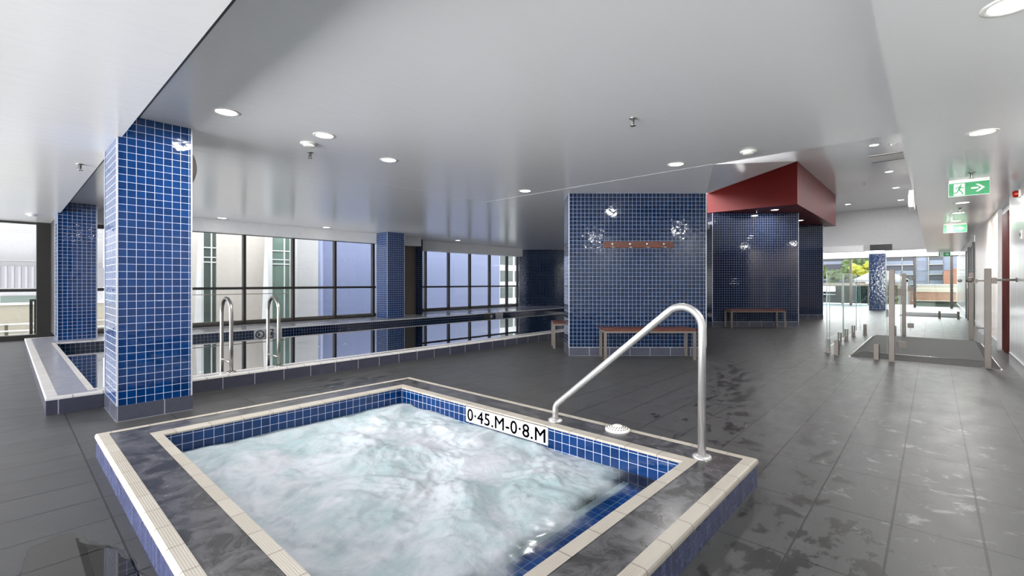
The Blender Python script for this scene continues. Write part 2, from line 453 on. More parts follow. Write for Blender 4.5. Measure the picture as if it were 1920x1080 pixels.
# ================================================================== FLOOR
SO = (.417, .763, 2.998, 4.257)         # spa outer rectangle
SI = (.734, 1.079, 2.650, 3.895)        # spa inner rectangle
PO = (.25, 5.89, 16.4, 12.5)            # lap pool rim outer
PIN = (.597, 6.143, 16.05, 11.14)        # lap pool basin
xs = [BACK, SO[0]+.03, SO[2]-.03, 31]; ys = [-1.2, SO[1]+.03, SO[3]-.03, 5.92]
f = MB()
for i in range(3):
    for j in range(3):
        if i == 1 and j == 1: continue
        f.face([(xs[i], ys[j], 0), (xs[i+1], ys[j], 0), (xs[i+1], ys[j+1], 0), (xs[i], ys[j+1], 0)])
f.face([(BACK, 5.92, 0), (.28, 5.92, 0), (.28, 14.0, 0), (BACK, 14.0, 0)])
f.face([(16.37, 5.92, 0), (31, 5.92, 0), (31, 14.0, 0), (16.37, 14.0, 0)])
struct('floor', f, M['floor'])
m = MB(); m.box(BACK, -1.2, -6, 31, 14.0, -1.3, skip='b'); struct('wall_glow_block', m, M['white'])  # unseen mass under the floor, added to block the glow from below

# ================================================================== CEILINGS
LZ, MZ, CZ, HZ = 2.45, 2.65, 2.48, 4.1
Pp, Qq = (5.88, 2.0), (7.71, 2.74)
Rr, Ss = (12.8, 4.5), (12.8, 2.41)
c = MB()
def slab(mb, poly, z, th=.12, mi=0): mb.prism(poly, z, z+th, mi)
slab(c, [(.68, .21), (5.88, .21), Pp, (7.71, 2.74), (12.8, 4.5), (20, 4.6), (20, 14.1), (.68, 14.1)], MZ)
struct('ceiling', c, M['ceiling'])
c = MB(); slab(c, [(BACK, -1.2), (.68, -1.2), (.68, 14.1), (BACK, 14.1)], LZ, .32)
struct('ceiling_left', c, M['ceiling'])
c = MB(); slab(c, [(.68, -1.2), (27, -1.2), (27, .21), (.68, .21)], CZ, .29)
struct('ceiling_corridor', c, M['ceiling'])
c = MB()
slab(c, [(5.88, .1), (23.3, .1), (23.3, 5), (12.6, 5), (12.6, 4.4), (5.6, 2.0)], HZ)
c.face([(5.88, 2.0, MZ), (7.71, 2.74, MZ), (12.8, 2.41, HZ)]); c.face([(7.71, 2.74, MZ), (12.8, 4.5, 3.6), (12.8, 2.41, HZ)])
c.box(5.84, .21, MZ+.01, 5.88, 2.0, HZ); c.box(5.88, .17, CZ+.28, 23.2, .21, HZ)
struct('ceiling_raised', c, M['ceiling'])
t_ = MB(); t_.box(.68, .21, MZ-.004, .80, 13.0, MZ+.02)  # dark strip on the ceiling along the left soffit edge
struct('trim_1', t_, M['charcoal'])
t_ = MB(); t_.box(.80, 5.99, MZ-.0015, 9.0, 5.995, MZ+.02); t_.box(5.86, 2.0, MZ-.0015, 5.866, 5.99, MZ+.02)
struct('trim_2', t_, M['ceiling'])
# bulkheads over the windows
b = MB(); b.box(.68, 12.28, 2.365, 9.1, 12.52, MZ+.02); struct('trim_3', b, M['white'])
b = MB(); b.box(9.1, 13.1, 2.30, 15.05, 13.4, MZ+.02); struct('trim_4', b, M['white'])
# far bulkhead wall with vent
b = MB(); b.box(23.2, .21, 2.45, 23.35, 5.2, HZ); struct('wall_bulkhead', b, M['grey_wall'])
b = MB(); b.box(29.1, -1.2, 2.42, 29.35, 7.0, 2.74); struct('trim_8', b, M['white'])
v = thing('air_vent', 'black rectangular air vent in the grey bulkhead wall above the terrace opening', 'vent', (23.2, 1.52, 2.57))
m = MB(); m.box(-.03, -.34, -.11, .0, .34, .11); m.build('frame', M['black'], v)
m = MB()
for k in range(6): m.box(-.045, -.32, -.09+k*.033, -.03, .32, -.078+k*.033)
m.build('louvre', M['charcoal'], v)
b = MB(); b.box(22.9, 2.05, 2.42, 23.2, 5.0, 2.66); struct('trim_5', b, M['white'])

# ================================================================== RED BULKHEAD
RZ = 3.07
r = MB()
# front (u = 12.8) with sloping top, side along v = 2.41, underside
r.face([(12.8, 4.7, RZ), (12.8, 2.41, RZ), (12.8, 2.41, HZ), (12.8, 4.7, 3.56)])
r.face([(12.8, 2.41, RZ), (18.7, 2.41, RZ), (18.7, 2.41, HZ), (12.8, 2.41, HZ)])
r.face([(18.7, 2.41, RZ), (18.7, 6.2, RZ), (18.7, 6.2, HZ), (18.7, 2.41, HZ)])
r.face([(12.8, 2.41, RZ), (12.8, 6.2, RZ), (18.7, 6.2, RZ), (18.7, 2.41, RZ)])
o = r.build('bulkhead', M['red'], label='dark red painted bulkhead box jutting from the raised ceiling above the recessed tiled walls', category='bulkhead')

# ================================================================== WALLS at 45 degrees
def skirted(name, d0, d1, r0, r1, ztop, mat, sk=.135, back=0):
    e = sempty(name, (*D(d0, r0), 0), VIEW)
    L, T = r1-r0, d1-d0
    m = MB(); m.box(0, 0, sk, L, T, ztop)
    m.build('tiling', mat, e)
    m = MB(); m.box(-.006, -.006, 0, L+.006, T+.006, sk); m.build('skirting', M['skirt'], e)
    m = MB(); m.box(-.008, -.008, sk, L+.008, -.001, sk+.006); m.box(-.006, -.006, sk, .006, .006, ztop-.001); m.box(L-.006, -.006, sk, L+.006, .006, ztop-.001)
    m.build('edge_trim', M['trim'], e)
    return e
skirted('wall_centre', 7.54, 8.24, .93, 3.165, MZ, M['tile_shaded'])
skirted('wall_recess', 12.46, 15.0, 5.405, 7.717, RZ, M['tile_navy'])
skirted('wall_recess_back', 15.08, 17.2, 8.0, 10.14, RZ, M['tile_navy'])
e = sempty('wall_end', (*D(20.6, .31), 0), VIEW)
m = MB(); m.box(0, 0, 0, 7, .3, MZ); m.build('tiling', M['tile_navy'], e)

# ================================================================== RIGHT WALL
def wallseg(name, u0, u1, mat):
    e = sempty(name, (u0, -.84, 0))
    m = MB(); m.box(0, -.12, .165, u1-u0, 0, CZ); m.build('panelling', mat, e)
    m = MB(); m.box(0, -.12, 0, u1-u0, .012, .16); m.build('skirting', M['skirt_light'], e)
    m = MB(); m.box(0, .0, .16, u1-u0, .016, .168); m.build('edge_trim', M['trim'], e)
    return e
M['skirt_light'] = wetdark('grey_skirting_tile', hexc(120, 122, 124), hexc(140, 142, 144), None, .65, 50, .25, False, hexc(180, 180, 180), .05)
wallseg('wall_right', BACK, 10.02, M['laminate'])
wallseg('wall_right_far', 11.88, 17.86, M['veneer'])
wallseg('wall_right_end', 18.05, 31, M['laminate'])
for n, (a, b_) in enumerate(((17.88, 18.95), (20.3, 21.6)), 1):
    e = sempty('door_%d' % n, (a, -.84, 0))
    m = MB(); m.box(0, -.02, 0, .09, .05, 2.3); m.box(b_-a-.09, -.02, 0, b_-a, .05, 2.3); m.box(.09, -.02, 2.2, b_-a-.09, .05, 2.3)
    m.build('door_frame', M['black'], e)
    m = MB(); m.box(.09, -.01, .01, b_-a-.09, .02, 2.2); leaf = m.build('door_leaf', M['laminate'], e)
    m = MB(); m.box(.16, .02, 1.0, .19, .06, 1.25); m.build('door_handle', M['steel'], leaf)
m = MB(); m.box(10.02, -1.25, 0, 10.1, -.84, CZ); m.box(11.8, -1.25, 0, 11.88, -.84, CZ); m.box(10.1, -1.3, 0, 11.8, -1.25, CZ); m.box(10.1, -1.25, 2.37, 11.8, -.9, CZ)
struct('wall_recess_right', m, M['grey_wall'])
m = MB(); n = 60
for i in range(n):
    def cp(k):
        u = 10.10+1.68*k/n; return (u, -.985+.075*k/n+.035*math.sin(k*PI/2.5))
    a, b_ = cp(i), cp(i+1)
    m.face([(a[0], a[1], .02), (b_[0], b_[1], .02), (b_[0], b_[1], 2.37), (a[0], a[1], 2.37)], None, 0, True)
m.build('curtain', M['curtain'], label='dark red pleated curtain filling the recess in the right wall', category='curtain')
a_ = thing('fire_alarm', 'small red fire alarm sounder high on the right wall', 'alarm', (8.94, -.84, 2.357))
m = MB(); m.box(-.05, 0, -.05, .05, .02, .05); m.build('base', M['offwhite'], a_)
m = MB(); m.lathe([(0, .075), (.035, .07), (.045, .05), (.045, .02)], axis='y'); m.build('beacon', M['red_plastic'], a_)
a_ = thing('wall_switch', 'small white switch plate on the right wall below the red alarm', 'switch', (8.80, -.84, 1.81))
m = MB(); m.box(-.045, 0, -.06, .045, .012, .06); m.build('plate', M['offwhite'], a_, bevel=.003)
m = MB(); m.box(-.015, .012, -.02, .015, .02, .02); m.build('button', M['black'], a_)

# ================================================================== COLUMNS
def column(label, u0, u1, v0, v1, z0, ztop, mat, sk):
    e = thing('tiled_column', label, 'column', (u0, v0, z0), 0, 'tiled columns')
    L, T, H_ = u1-u0, v1-v0, ztop-z0
    m = MB(); m.box(0, 0, sk, L, T, H_); m.build('tiling', mat, e)
    if sk > 0:
        m = MB(); m.box(-.007, -.007, 0, L+.007, T+.007, sk); m.build('skirting', M['skirt'], e)
    m = MB()
    for x, y in ((0, 0), (L, 0), (0, T), (L, T)): m.box(x-.006, y-.006, sk, x+.006, y+.006, H_-.001)
    m.build('edge_trim', M['trim'], e)
    return e
column('near blue mosaic column with slate skirting, beside the spa', .65, 1.187, 5.17, 5.87, 0, MZ, M['tile'], .135)
column('blue mosaic column on the left end of the lap pool rim, below the soffit edge', .64, 1.17, 11.62, 12.25, .152, MZ, M['tile'], 0)
column('slender-looking blue mosaic column on the far pool rim between the two window runs', 7.45, 8.03, 11.66, 12.24, .152, MZ, M['tile'], 0)
column('distant blue mosaic column at the terrace edge beyond the glass fence', 25.2, 25.7, 1.50, 2.06, 0, 2.42, M['tile'], 0)
a_ = thing('convex_mirror', 'round grey convex mirror high on the pool side of the near blue column', 'mirror', (1.187, 5.55, 2.34))
m = MB(); m.lathe([(0, .125), (.07, .118), (.13, .098), (.18, .062), (.205, .02)], axis='x', n=40); m.build('dome', M['bronze'], a_)
m = MB(); m.lathe([(.205, .02), (.215, .01), (.215, 0), (0, 0)], axis='x', n=40); m.build('rim', M['black'], a_)

# ================================================================== LAP POOL
pl = thing('lap_pool', 'long raised-edge lap pool lined with blue mosaic along the windows', 'pool', (0, 0, 0))
m = MB(); z = .152
m.ring((PO[0]+.078, PO[1]+.078, PO[2]-.078, 12.42), (PIN[0]-.05, PIN[1]-.09, PIN[2]+.05, PIN[3]+.06), [(0, z), (1, z)])
m.face([(9.1, 12.3, z), (16.38, 12.3, z), (16.38, 12.5, z), (15.3, 13.7, z), (9.1, 13.7, z)])
m.build('rim', M['pool_top'], pl)
m = MB(); m.ring(PO, (PO[0]+.08, PO[1]+.08, PO[2]-.08, PO[3]-.08), [(-.03, z-.02), (0, z-.004), (.06, z+.001), (1, z+.001)]); m.build('outer_edging', M['nosing_pool'], pl)
m = MB(); m.ring((PIN[0]-.055, PIN[1]-.095, PIN[2]+.06, PIN[3]+.065), PIN, [(0, z+.001), (.95, z+.001), (1, z-.006), (1, z-.02)]); m.build('inner_edging', M['nosing_pool'], pl)
m = MB(); m.ring(PO, PO, [(0, 0), (0, z-.012)]); m.build('side_tiling', M['pool_side'], pl)
m = MB()
x0, y0, x1, y1 = PIN
zw = .03
def wallq(m, a, b, z0, z1): m.face([(a[0], a[1], z0), (b[0], b[1], z0), (b[0], b[1], z1), (a[0], a[1], z1)])
for a, b_ in (((x0, y0), (x1, y0)), ((x1, y0), (x1, y1)), ((x1, y1), (x0, y1)), ((x0, y1), (x0, y0))): wallq(m, a, b_, zw, z-.02)
m.build('waterline_tiling', M['tile_navy'], pl)
m = MB()
for a, b_ in (((x0, y0), (x1, y0)), ((x1, y0), (x1, y1)), ((x1, y1), (x0, y1)), ((x0, y1), (x0, y0))): wallq(m, a, b_, -1.15, zw)
m.face([(x0, y0, -1.15), (x1, y0, -1.15), (x1, y1, -1.15), (x0, y1, -1.15)])
m.build('basin', M['tile_pool'], pl)
m = MB(); m.face([(x0, y0, zw), (x1, y0, zw), (x1, y1, zw), (x0, y1, zw)])
m.build('pool_water', M['water'], label='still clear water mirroring the windows in the lap pool', category='water', kind='stuff')

# depth markers on the far pool wall
def plate(label, u, w_, zc, h_, mat, v=11.14):
    e = thing('depth_marker', label, 'sign', (u, v, zc), 0, 'depth markers in the lap pool')
    m = MB(); m.box(-w_/2, -.012, -h_/2, w_/2, 0, h_/2); m.build('plate', mat, e); return e
e = plate('grey no-diving pictogram plate on the far pool wall behind the ladder', 3.845, .24, .03, .236, M['grey_plate'])
m = MB()
for i in range(28):
    a, b_ = 2*PI*i/28, 2*PI*(i+1)/28
    m.face([(.07*math.cos(a), -.015, .07*math.sin(a)), (.095*math.cos(a), -.015, .095*math.sin(a)), (.095*math.cos(b_), -.015, .095*math.sin(b_)), (.07*math.cos(b_), -.015, .07*math.sin(b_))])
m.face([(-.062, -.0152, .05), (-.05, -.0152, .062), (.062, -.0152, -.05), (.05, -.0152, -.062)])
m.face([(-.045, -.0155, .0), (-.03, -.0155, .04), (.015, -.0155, .0), (.03, -.0155, -.055), (.01, -.0155, -.045)])
m.build('pictogram', M['ink'], e)
e = plate('grey plate with a black numeral on the far pool wall beside the pictogram', 4.15, .33, .03, .236, M['grey_plate'])
text_mesh('2', .085, .098, (-.05, -.012, .055), 0, M['ink'], 'numerals', e, .003, bold=.003)
e = plate('dark round-marked plate further along the far pool wall', 11.05, .45, .035, .2, M['black'])
m = MB(); m.lathe([(0, -.016), (.05, -.013)], (.12, 0, 0), 'y', 20); m.build('dot', M['grey_plate'], e)
e = plate('pale grey plate on the far pool wall below the last window bays', 11.57, .35, .04, .2, M['grey_plate'])
for x in (-.11, .0):
    m = MB(); m.box(x, -.014, -.06, x+.01, -.012, .07); m.build('line', M['bronze'], e)

# ladder hoops
def arcpts(c, r, a0, a1, n, plane):
    return [plane(c[0]+r*math.cos(a0+(a1-a0)*i/n), c[1]+r*math.sin(a0+(a1-a0)*i/n)) for i in range(n+1)]
def ladder(u, label, first=None):
    if first: return dup(first, (u, 6.05, .152), 0, label)
    e = thing('ladder_handrail', label, 'handrail', (u, 6.05, .152), 0, 'ladder handrails of the lap pool')
    pln = lambda y, z: (0, y, z)
    p = [(0, 0, 0)]+[pln(0, .2), pln(0, .45)]+list(reversed(arcpts((.175, .68), .175, 0, PI, 14, pln)))+[]
    p = [(0, 0, 0), (0, 0, .3), (0, 0, .62)]+arcpts((.175, .68), .175, PI, 0, 14, pln)+[(0, .35, .5), (0, .35, .1), (0, .35, -.6)]
    m = MB(); m.tube(p, .021); m.build('tube', M['steel'], e)
    m = MB(); m.tube([(0, 0, .115), (0, .35, .115)], .011); m.build('strut', M['steel'], e)
    m = MB(); m.lathe([(0, .012), (.045, .012), (.055, .004), (.055, 0)], n=24); m.build('flange', M['steel'], e)
    return e
l1 = ladder(1.78, 'polished steel ladder hoop on the pool rim nearer the column')
ladder(2.31, 'polished steel ladder hoop on the pool rim farther from the column', l1)

# ================================================================== WINDOWS
def window(name, v, u0, u1, z0, z1, mull, ztr, mw=.062, dp=.12, sill=.045, head=.02, open_=()):
    e = sempty(name, (u0, v, z0)); L = u1-u0; H_ = z1-z0
    m = MB(); m.box(0, 0, 0, L, dp, sill); m.box(0, .0, H_-head, L, dp, H_)
    m.box(0, 0, 0, mw*.7, dp, H_); m.box(L-mw*.7, 0, 0, L, dp, H_)
    m.build('window_frame', M['black'], e)
    for x in mull:
        m = MB(); m.box(x-u0-mw/2, 0, sill, x-u0+mw/2, dp, H_-head); m.build('mullion', [M['black'], M['bronze']], e)
    m = MB(); m.box(0, .01, ztr-z0-.03, L, .07, ztr-z0+.03); m.build('transom', M['black'], e)
    us = [u0]+list(mull)+[u1]
    for i in range(len(us)-1):
        for za, zb in ((sill, ztr-z0-.03), (ztr-z0+.03, H_-head)):
            m = MB(); m.box(us[i]-u0+.02, .05, za, us[i+1]-u0-.02, .056, zb); m.build('pane', M['glass'], e)
    m = MB(); m.box(.02, dp+.0, .02, L-.02, dp+.12, .10); m.build('window_sill', M['bronze'], e)
    return e
window('window_1', 12.5, .70, 8.55, .152, 2.375, [1.63, 2.80, 3.975, 5.15, 6.31, 7.52], 1.05)
window('window_2', 13.36, 9.3, 15.10, .152, 2.33, [10.12, 11.19, 12.26, 13.35, 14.39], 1.03)
window('window_3', 13.9, BACK, .72, .0, 2.45, [-1.6], 1.03, .07, .12, .10, .04)
m = MB(); m.box(.45, 13.84, 0, .70, 14.05, LZ); m.box(.66, 12.5, .152, .70, 13.9, LZ); struct('trim_6', m, M['black'])
m = MB(); m.box(8.55, 12.5, .152, 9.05, 12.62, MZ); m.box(9.05, 12.52, .152, 9.08, 13.5, MZ); struct('wall_jog', m, M['bronze'])
m = MB(); m.box(9.05, 12.44, .152, 9.28, 13.5, 2.6); struct('wall_pier', m, M['tile_navy'])
m = MB(); m.box(.72, 12.47, 2.28, 2.6, 12.5, 2.365); struct('trim_7', m, M['black'])

# ================================================================== SPA
sp = thing('spa_pool', 'square raised spa with cream grooved edging and blue mosaic lining in the foreground', 'spa', (0, 0, 0))
z = .157
m = MB(); m.ring((SO[0]+.065, SO[1]+.065, SO[2]-.065, SO[3]-.065), (SI[0]-.058, SI[1]-.064, SI[2]+.082, SI[3]+.10), [(0, z), (1, z)], 0)
m.build('rim', M['spa_top'], sp)
m = MB(); m.ring(SO, (SO[0]+.067, SO[1]+.067, SO[2]-.067, SO[3]-.067), [(.12, z-.035), (0, z-.028), (0, z-.014), (.07, z-.003), (.2, z+.002), (1, z+.002)], 0, (-1.566+.0, 0))
m.build('outer_edging', M['nosing'], sp)
m = MB(); m.ring((SI[0]-.06, SI[1]-.066, SI[2]+.084, SI[3]+.102), SI, [(0, z+.002), (.96, z+.002), (1.0, z-.002), (1.0, z-.014)], 0, (-1.233, 0))
m.build('inner_edging', M['nosing'], sp)
m = MB(); m.ring((SO[0]+.006, SO[1]+.006, SO[2]-.006, SO[3]-.006), SI, [(0, -.02), (0, z-.03)]); m.build('side_tiling', M['spa_side'], sp)
m = MB(); x0, y0, x1, y1 = SI
for a, b_ in (((x0, y0), (x1, y0)), ((x1, y0), (x1, y1)), ((x1, y1), (x0, y1)), ((x0, y1), (x0, y0))): wallq(m, a, b_, -.8, z-.012)
m.face([(x0, y0, -.8), (x1, y0, -.8), (x1, y1, -.8), (x0, y1, -.8)])
m.build('basin', M['tile'], sp)
m = MB(); m.box(x0, y0, -.8, x1, 1.455, -.075); m.build('bench_step', M['tile_brightened'], sp)
m = MB(); m.box(x0, 1.415, -.075, x1, 1.46, -.068); m.build('step_nosing', M['sign_plate'], sp)
# water surface
m = MB(); nx, ny = 150, 200
def wz(x, y):
    q = Vector((x*1.5, y*1.5, 0)); q2 = q+Vector((noise.noise(q*1.3), noise.noise(q*1.3+Vector((9, 3, 1))), 0))*.3
    a = noise.fractal(q2*1.7, .9, 2.1, 5)
    calm = min(1, max(0.12, (y-1.30)/.45))
    ed = min(1, .35+min(x-x0, x1-x, y1-y)/.35)
    return .004+.055*a*calm*ed
G = [[(x0+(x1-x0)*i/nx, y0+(y1-y0)*j/ny) for j in range(ny+1)] for i in range(nx+1)]
G = [[(x, y, wz(x, y)) for x, y in row] for row in G]
me = bpy.data.meshes.new('spa_water')
me.from_pydata([p for row in G for p in row], [], [(i*(ny+1)+j, (i+1)*(ny+1)+j, (i+1)*(ny+1)+j+1, i*(ny+1)+j+1) for i in range(nx) for j in range(ny)])
for poly in me.polygons: poly.use_smooth = True
me.materials.append(M['foam'])
o = bpy.data.objects.new('spa_water', me); COL.objects.link(o)
o['label'] = 'churning white bubbling water filling the spa'; o['category'] = 'water'; o['kind'] = 'stuff'

# depth sign on the spa's far wall
e = thing('depth_sign', 'long white sign reading 0.45.M-0.8.M on the inner spa wall', 'sign', (2.65, 2.496, .083), -PI/2)
m = MB(); m.box(-.438, -.010, -.063, .438, 0, .063); plt = m.build('plate', M['sign_plate'], e)
text_mesh('0\u00b745.M-0\u00b78.M', .835, .098, (0, -.010, 0), 0, M['ink'], 'lettering', plt, .002, space=1.05, bold=.0020)
m = MB(); m.box(-.445, -.006, -.068, .445, -.002, -.063); m.box(-.445, -.006, .063, .445, -.002, .066); m.build('edge', M['ink'], e)

# spa handrail
e = thing('spa_handrail', 'bent silver tube handrail standing on the spa rim', 'handrail', (2.80, 1.02, .157))
yz = lambda y, z_: (0, y, z_)
def fillet(pts, rads, n=12):
    out = [Vector(pts[0])]
    for i in range(1, len(pts)-1):
        p, a, b_ = Vector(pts[i]), Vector(pts[i-1]), Vector(pts[i+1])
        d1, d2 = (a-p).normalized(), (b_-p).normalized()
        ang = d1.angle(d2); r_ = rads[i-1]; tt = r_/math.tan(ang/2)
        cc = p+(d1+d2).normalized()*(r_/math.sin(ang/2))
        s1, s2 = p+d1*tt-cc, p+d2*tt-cc; tot = s1.angle(s2)
        for k in range(n+1):
            f_ = k/n
            out.append(cc+(s1*math.sin((1-f_)*tot)+s2*math.sin(f_*tot))/math.sin(tot))
    out.append(Vector(pts[-1])); return out
# vertical post, apex corner, diagonal, small foot
m = MB(); m.tube(fillet([(0, 0, 0), (0, 0, 1.030), (0, 1.09, .112), (0, 1.09, 0)], [.12, .07]), .0225, 20)
tb = m.build('tube', M['rail'], e)
m = MB(); m.lathe([(0, .016), (.04, .016), (.052, .010), (.055, 0)], n=28); m.build('flange', M['rail'], e)
m = MB(); m.lathe([(0, .016), (.04, .016), (.052, .010), (.055, 0)], (0, 1.09, 0), n=28); m.build('flange', M['rail'], e)

# strainer dome on the spa rim
e = thing('drain_dome', 'white perforated dome drain cover on the spa rim between the handrail feet', 'drain cover', (2.915, 1.648, .157))
m = MB(); m.lathe([(.085, 0), (.086, .008), (.078, .013), (.06, .022), (.03, .030), (.028, .034), (0, .034)], n=32); m.build('dome', M['offwhite'], e)
for k, (rr, zz, cnt) in enumerate(((.070, .0185, 22), (.055, .0252, 18), (.041, .0290, 14))):
    m = MB()
    for i in range(cnt):
        a = 2*PI*i/cnt; m.cyl((rr*math.cos(a), rr*math.sin(a), zz-.004), .0042, .0048, n=8)
    m.build('holes', M['charcoal'], e)

# ================================================================== BENCHES
def bench(L, W=.40, Hh=.48):
    e = thing('bench', '', 'bench', (0, 0, 0), 0, 'timber topped benches')
    m = MB(); m.box(0, 0, Hh-.035, L, W, Hh); m.build('seat', M['wood'], e, bevel=.004)
    m = MB(); m.box(.0, .0, Hh-.065, L, .03, Hh-.035); m.box(0, W-.03, Hh-.065, L, W, Hh-.035); m.box(0, .03, Hh-.065, .03, W-.03, Hh-.035); m.box(L-.03, .03, Hh-.065, L, W-.03, Hh-.035)
    m.build('frame', M['steel_warm'], e)
    for x in (.0, L-.04):
        for y in (.0, W-.04):
            m = MB(); m.box(x, y, 0, x+.04, y+.04, Hh-.065); m.build('leg', M['steel_warm'], e)
    return e
b1 = bench(1.42)
b1.location = (*D(7.12, 1.42), 0); b1.rotation_euler.z = VIEW
b1['label'] = 'timber topped steel bench against the central mosaic wall below the coat hooks'
dup(b1, (*D(12.02, 5.70), 0), VIEW, 'timber topped steel bench against the dark tiled wall below the red bulkhead')
dup(b1, (*D(8.35, .742), 0), VIEW, 'timber topped steel bench mostly hidden behind the central mosaic wall, beside the pool')

# coat rack
e = thing('coat_rack', 'brown board with four steel hooks on the central mosaic wall', 'coat rack', (*D(7.54, 1.487), 1.757), VIEW)
m = MB(); m.box(0, -.02, 0, 1.131, 0, .104); brd = m.build('board', M['wood'], e, bevel=.003)
for x in (.148, .435, .713, .985):
    m = MB(); m.lathe([(0, -.045), (.016, -.042), (.022, -.034), (.022, -.026), (.01, -.02)], (x, 0, .062), 'y', 16)
    m.tube([(x, -.022, .05), (x, -.03, .02), (x, -.045, -.002), (x, -.065, -.002), (x, -.075, .02)], .006, 8)
    m.tube([(x-.035, -.05, .012), (x-.02, -.035, .0), (x, -.03, .005), (x+.02, -.035, .0), (x+.035, -.05, .012)], .0055, 8)
    m.build('hook', M['steel'], brd)

# ================================================================== DOWNLIGHTS
def downlight():
    e = thing('downlight', '', 'light', (0, 0, 0), 0, 'recessed ceiling downlights')
    m = MB(); m.lathe([(.078, .0), (.085, -.006), (.105, -.004), (.107, .0)], n=28); m.build('trim_ring', M['offwhite'], e)
    m = MB(); m.lathe([(0, -.002), (.079, -.002)], n=28, smooth=False); m.build('lens', M['lens'], e)
    ld = bpy.data.lights.new('lamp', 'AREA'); ld.shape = 'DISK'; ld.size = .15; ld.energy = LAMP; ld.color = (1, .98, .95)
    lo = bpy.data.objects.new('lamp', ld); COL.objects.link(lo); lo.parent = e; lo.location = (0, 0, -.012)
    return e
d0 = downlight(); first = True
DL = [(1.272, 4.455, MZ, 'ceiling downlight just right of the near blue column, the largest over the spa'),
      (2.129, 4.451, MZ, 'ceiling downlight beside the smoke detector above the spa'),
      (3.073, 4.779, MZ, 'ceiling downlight above the far spa corner, third from the near column'),
      (5.577, 4.795, MZ, 'ceiling downlight just left of the central mosaic wall'),
      (5.566, 2.338, MZ, 'ceiling downlight in front of the right part of the central mosaic wall'),
      (3.32, 11.9, MZ, 'small ceiling downlight by the window bulkhead nearer the near column'),
      (5.75, 11.9, MZ, 'small ceiling downlight by the window bulkhead left of the slender column'),
      (10.6, 12.2, MZ, 'small ceiling downlight over the second window run'),
      (3.125, -.267, CZ, 'corridor downlight cut by the top right corner of the photo'),
      (5.625, -.31, CZ, 'corridor downlight in front of the first exit sign'),
      (10.39, -.345, CZ, 'corridor downlight just behind the first exit sign'),
      (11.86, -.342, CZ, 'corridor downlight midway between the first two exit signs'),
      (13.4, -.343, CZ, 'corridor downlight right above the second exit sign'),
      (12.4, .93, HZ, 'raised ceiling downlight beside the slot air grille'),
      (15.65, .86, HZ, 'raised ceiling downlight just beyond the slot air grille'),
      (18.45, .85, HZ, 'raised ceiling downlight third along the corridor soffit edge'),
      (21.16, 2.35, HZ, 'raised ceiling downlight near the red bulkhead corner before the grey bulkhead wall'),
      (21.3, .85, HZ, 'raised ceiling downlight farthest along the corridor soffit edge'),
      (13.42, 3.03, RZ, 'downlight under the red bulkhead above the dark tiled wall with the bench'),
      (16.23, 2.98, RZ, 'downlight under the red bulkhead above the farther dark tiled wall')]
for (x, y, z_, lab) in DL:
    if first: o = d0; o.location = (x, y, z_); first = False
    else: o = dup(d0, (x, y, z_))
    o['label'] = lab
    if x in (3.32, 5.75, 10.6):                # these three keep a glowing lens but no lamp
        for ch in [q for q in bpy.data.objects if q.parent == o and q.type == 'LIGHT']: bpy.data.objects.remove(ch)

# detectors and sprinklers
def detector(x, y, z_, label, first_=None):
    if first_: return dup(first_, (x, y, z_), 0, label)
    e = thing('smoke_detector', label, 'smoke detector', (x, y, z_), 0, 'smoke detectors')
    m = MB(); m.lathe([(.085, 0), (.085, -.008), (.06, -.012), (.055, -.03), (.04, -.036), (0, -.036)], n=28); m.build('housing', M['offwhite'], e); return e
s1 = detector(2.143, 4.827, MZ, 'round smoke detector beside the second downlight above the spa')
detector(5.559, 1.518, MZ, 'round smoke detector on the ceiling in front of the red bulkhead', s1)
detector(.341, 12.3, LZ, 'round smoke detector on the low left ceiling near the corner window', s1)
detector(12.54, .62, HZ, 'round smoke detector on the raised ceiling beside the slot air grille', s1)
def sprinkler(x, y, z_, label, first_=None):
    if first_: return dup(first_, (x, y, z_), 0, label)
    e = thing('sprinkler', label, 'sprinkler', (x, y, z_), 0, 'ceiling sprinklers')
    m = MB(); m.lathe([(.035, 0), (.035, -.004), (.014, -.008), (.010, -.05), (0, -.05)], n=16); m.build('body', M['steel'], e)
    m = MB(); m.lathe([(0, -.062), (.025, -.064), (.025, -.067), (0, -.067)], n=16); m.box(-.018, -.002, -.064, -.014, .002, -.03); m.box(.014, -.002, -.064, .018, .002, -.03); m.build('deflector', M['steel'], e); return e
s1 = sprinkler(2.30, 5.15, MZ, 'pendant sprinkler just below the smoke detector above the spa')
sprinkler(3.749, 1.966, MZ, 'pendant sprinkler alone on the ceiling above the spa handrail', s1)
sprinkler(.539, 6.689, LZ, 'pendant sprinkler on the low left ceiling beside the near column', s1)
sprinkler(7.6, -.33, CZ, 'pendant sprinkler on the corridor ceiling in front of the first exit sign', s1)
sprinkler(11.1, -.34, CZ, 'pendant sprinkler on the corridor ceiling between the downlights behind the first exit sign', s1)
sprinkler(17.0, 1.5, HZ, 'pendant sprinkler on the raised ceiling beside the red bulkhead', s1)
sprinkler(13.2, 3.4, RZ, 'pendant sprinkler under the red bulkhead', s1)
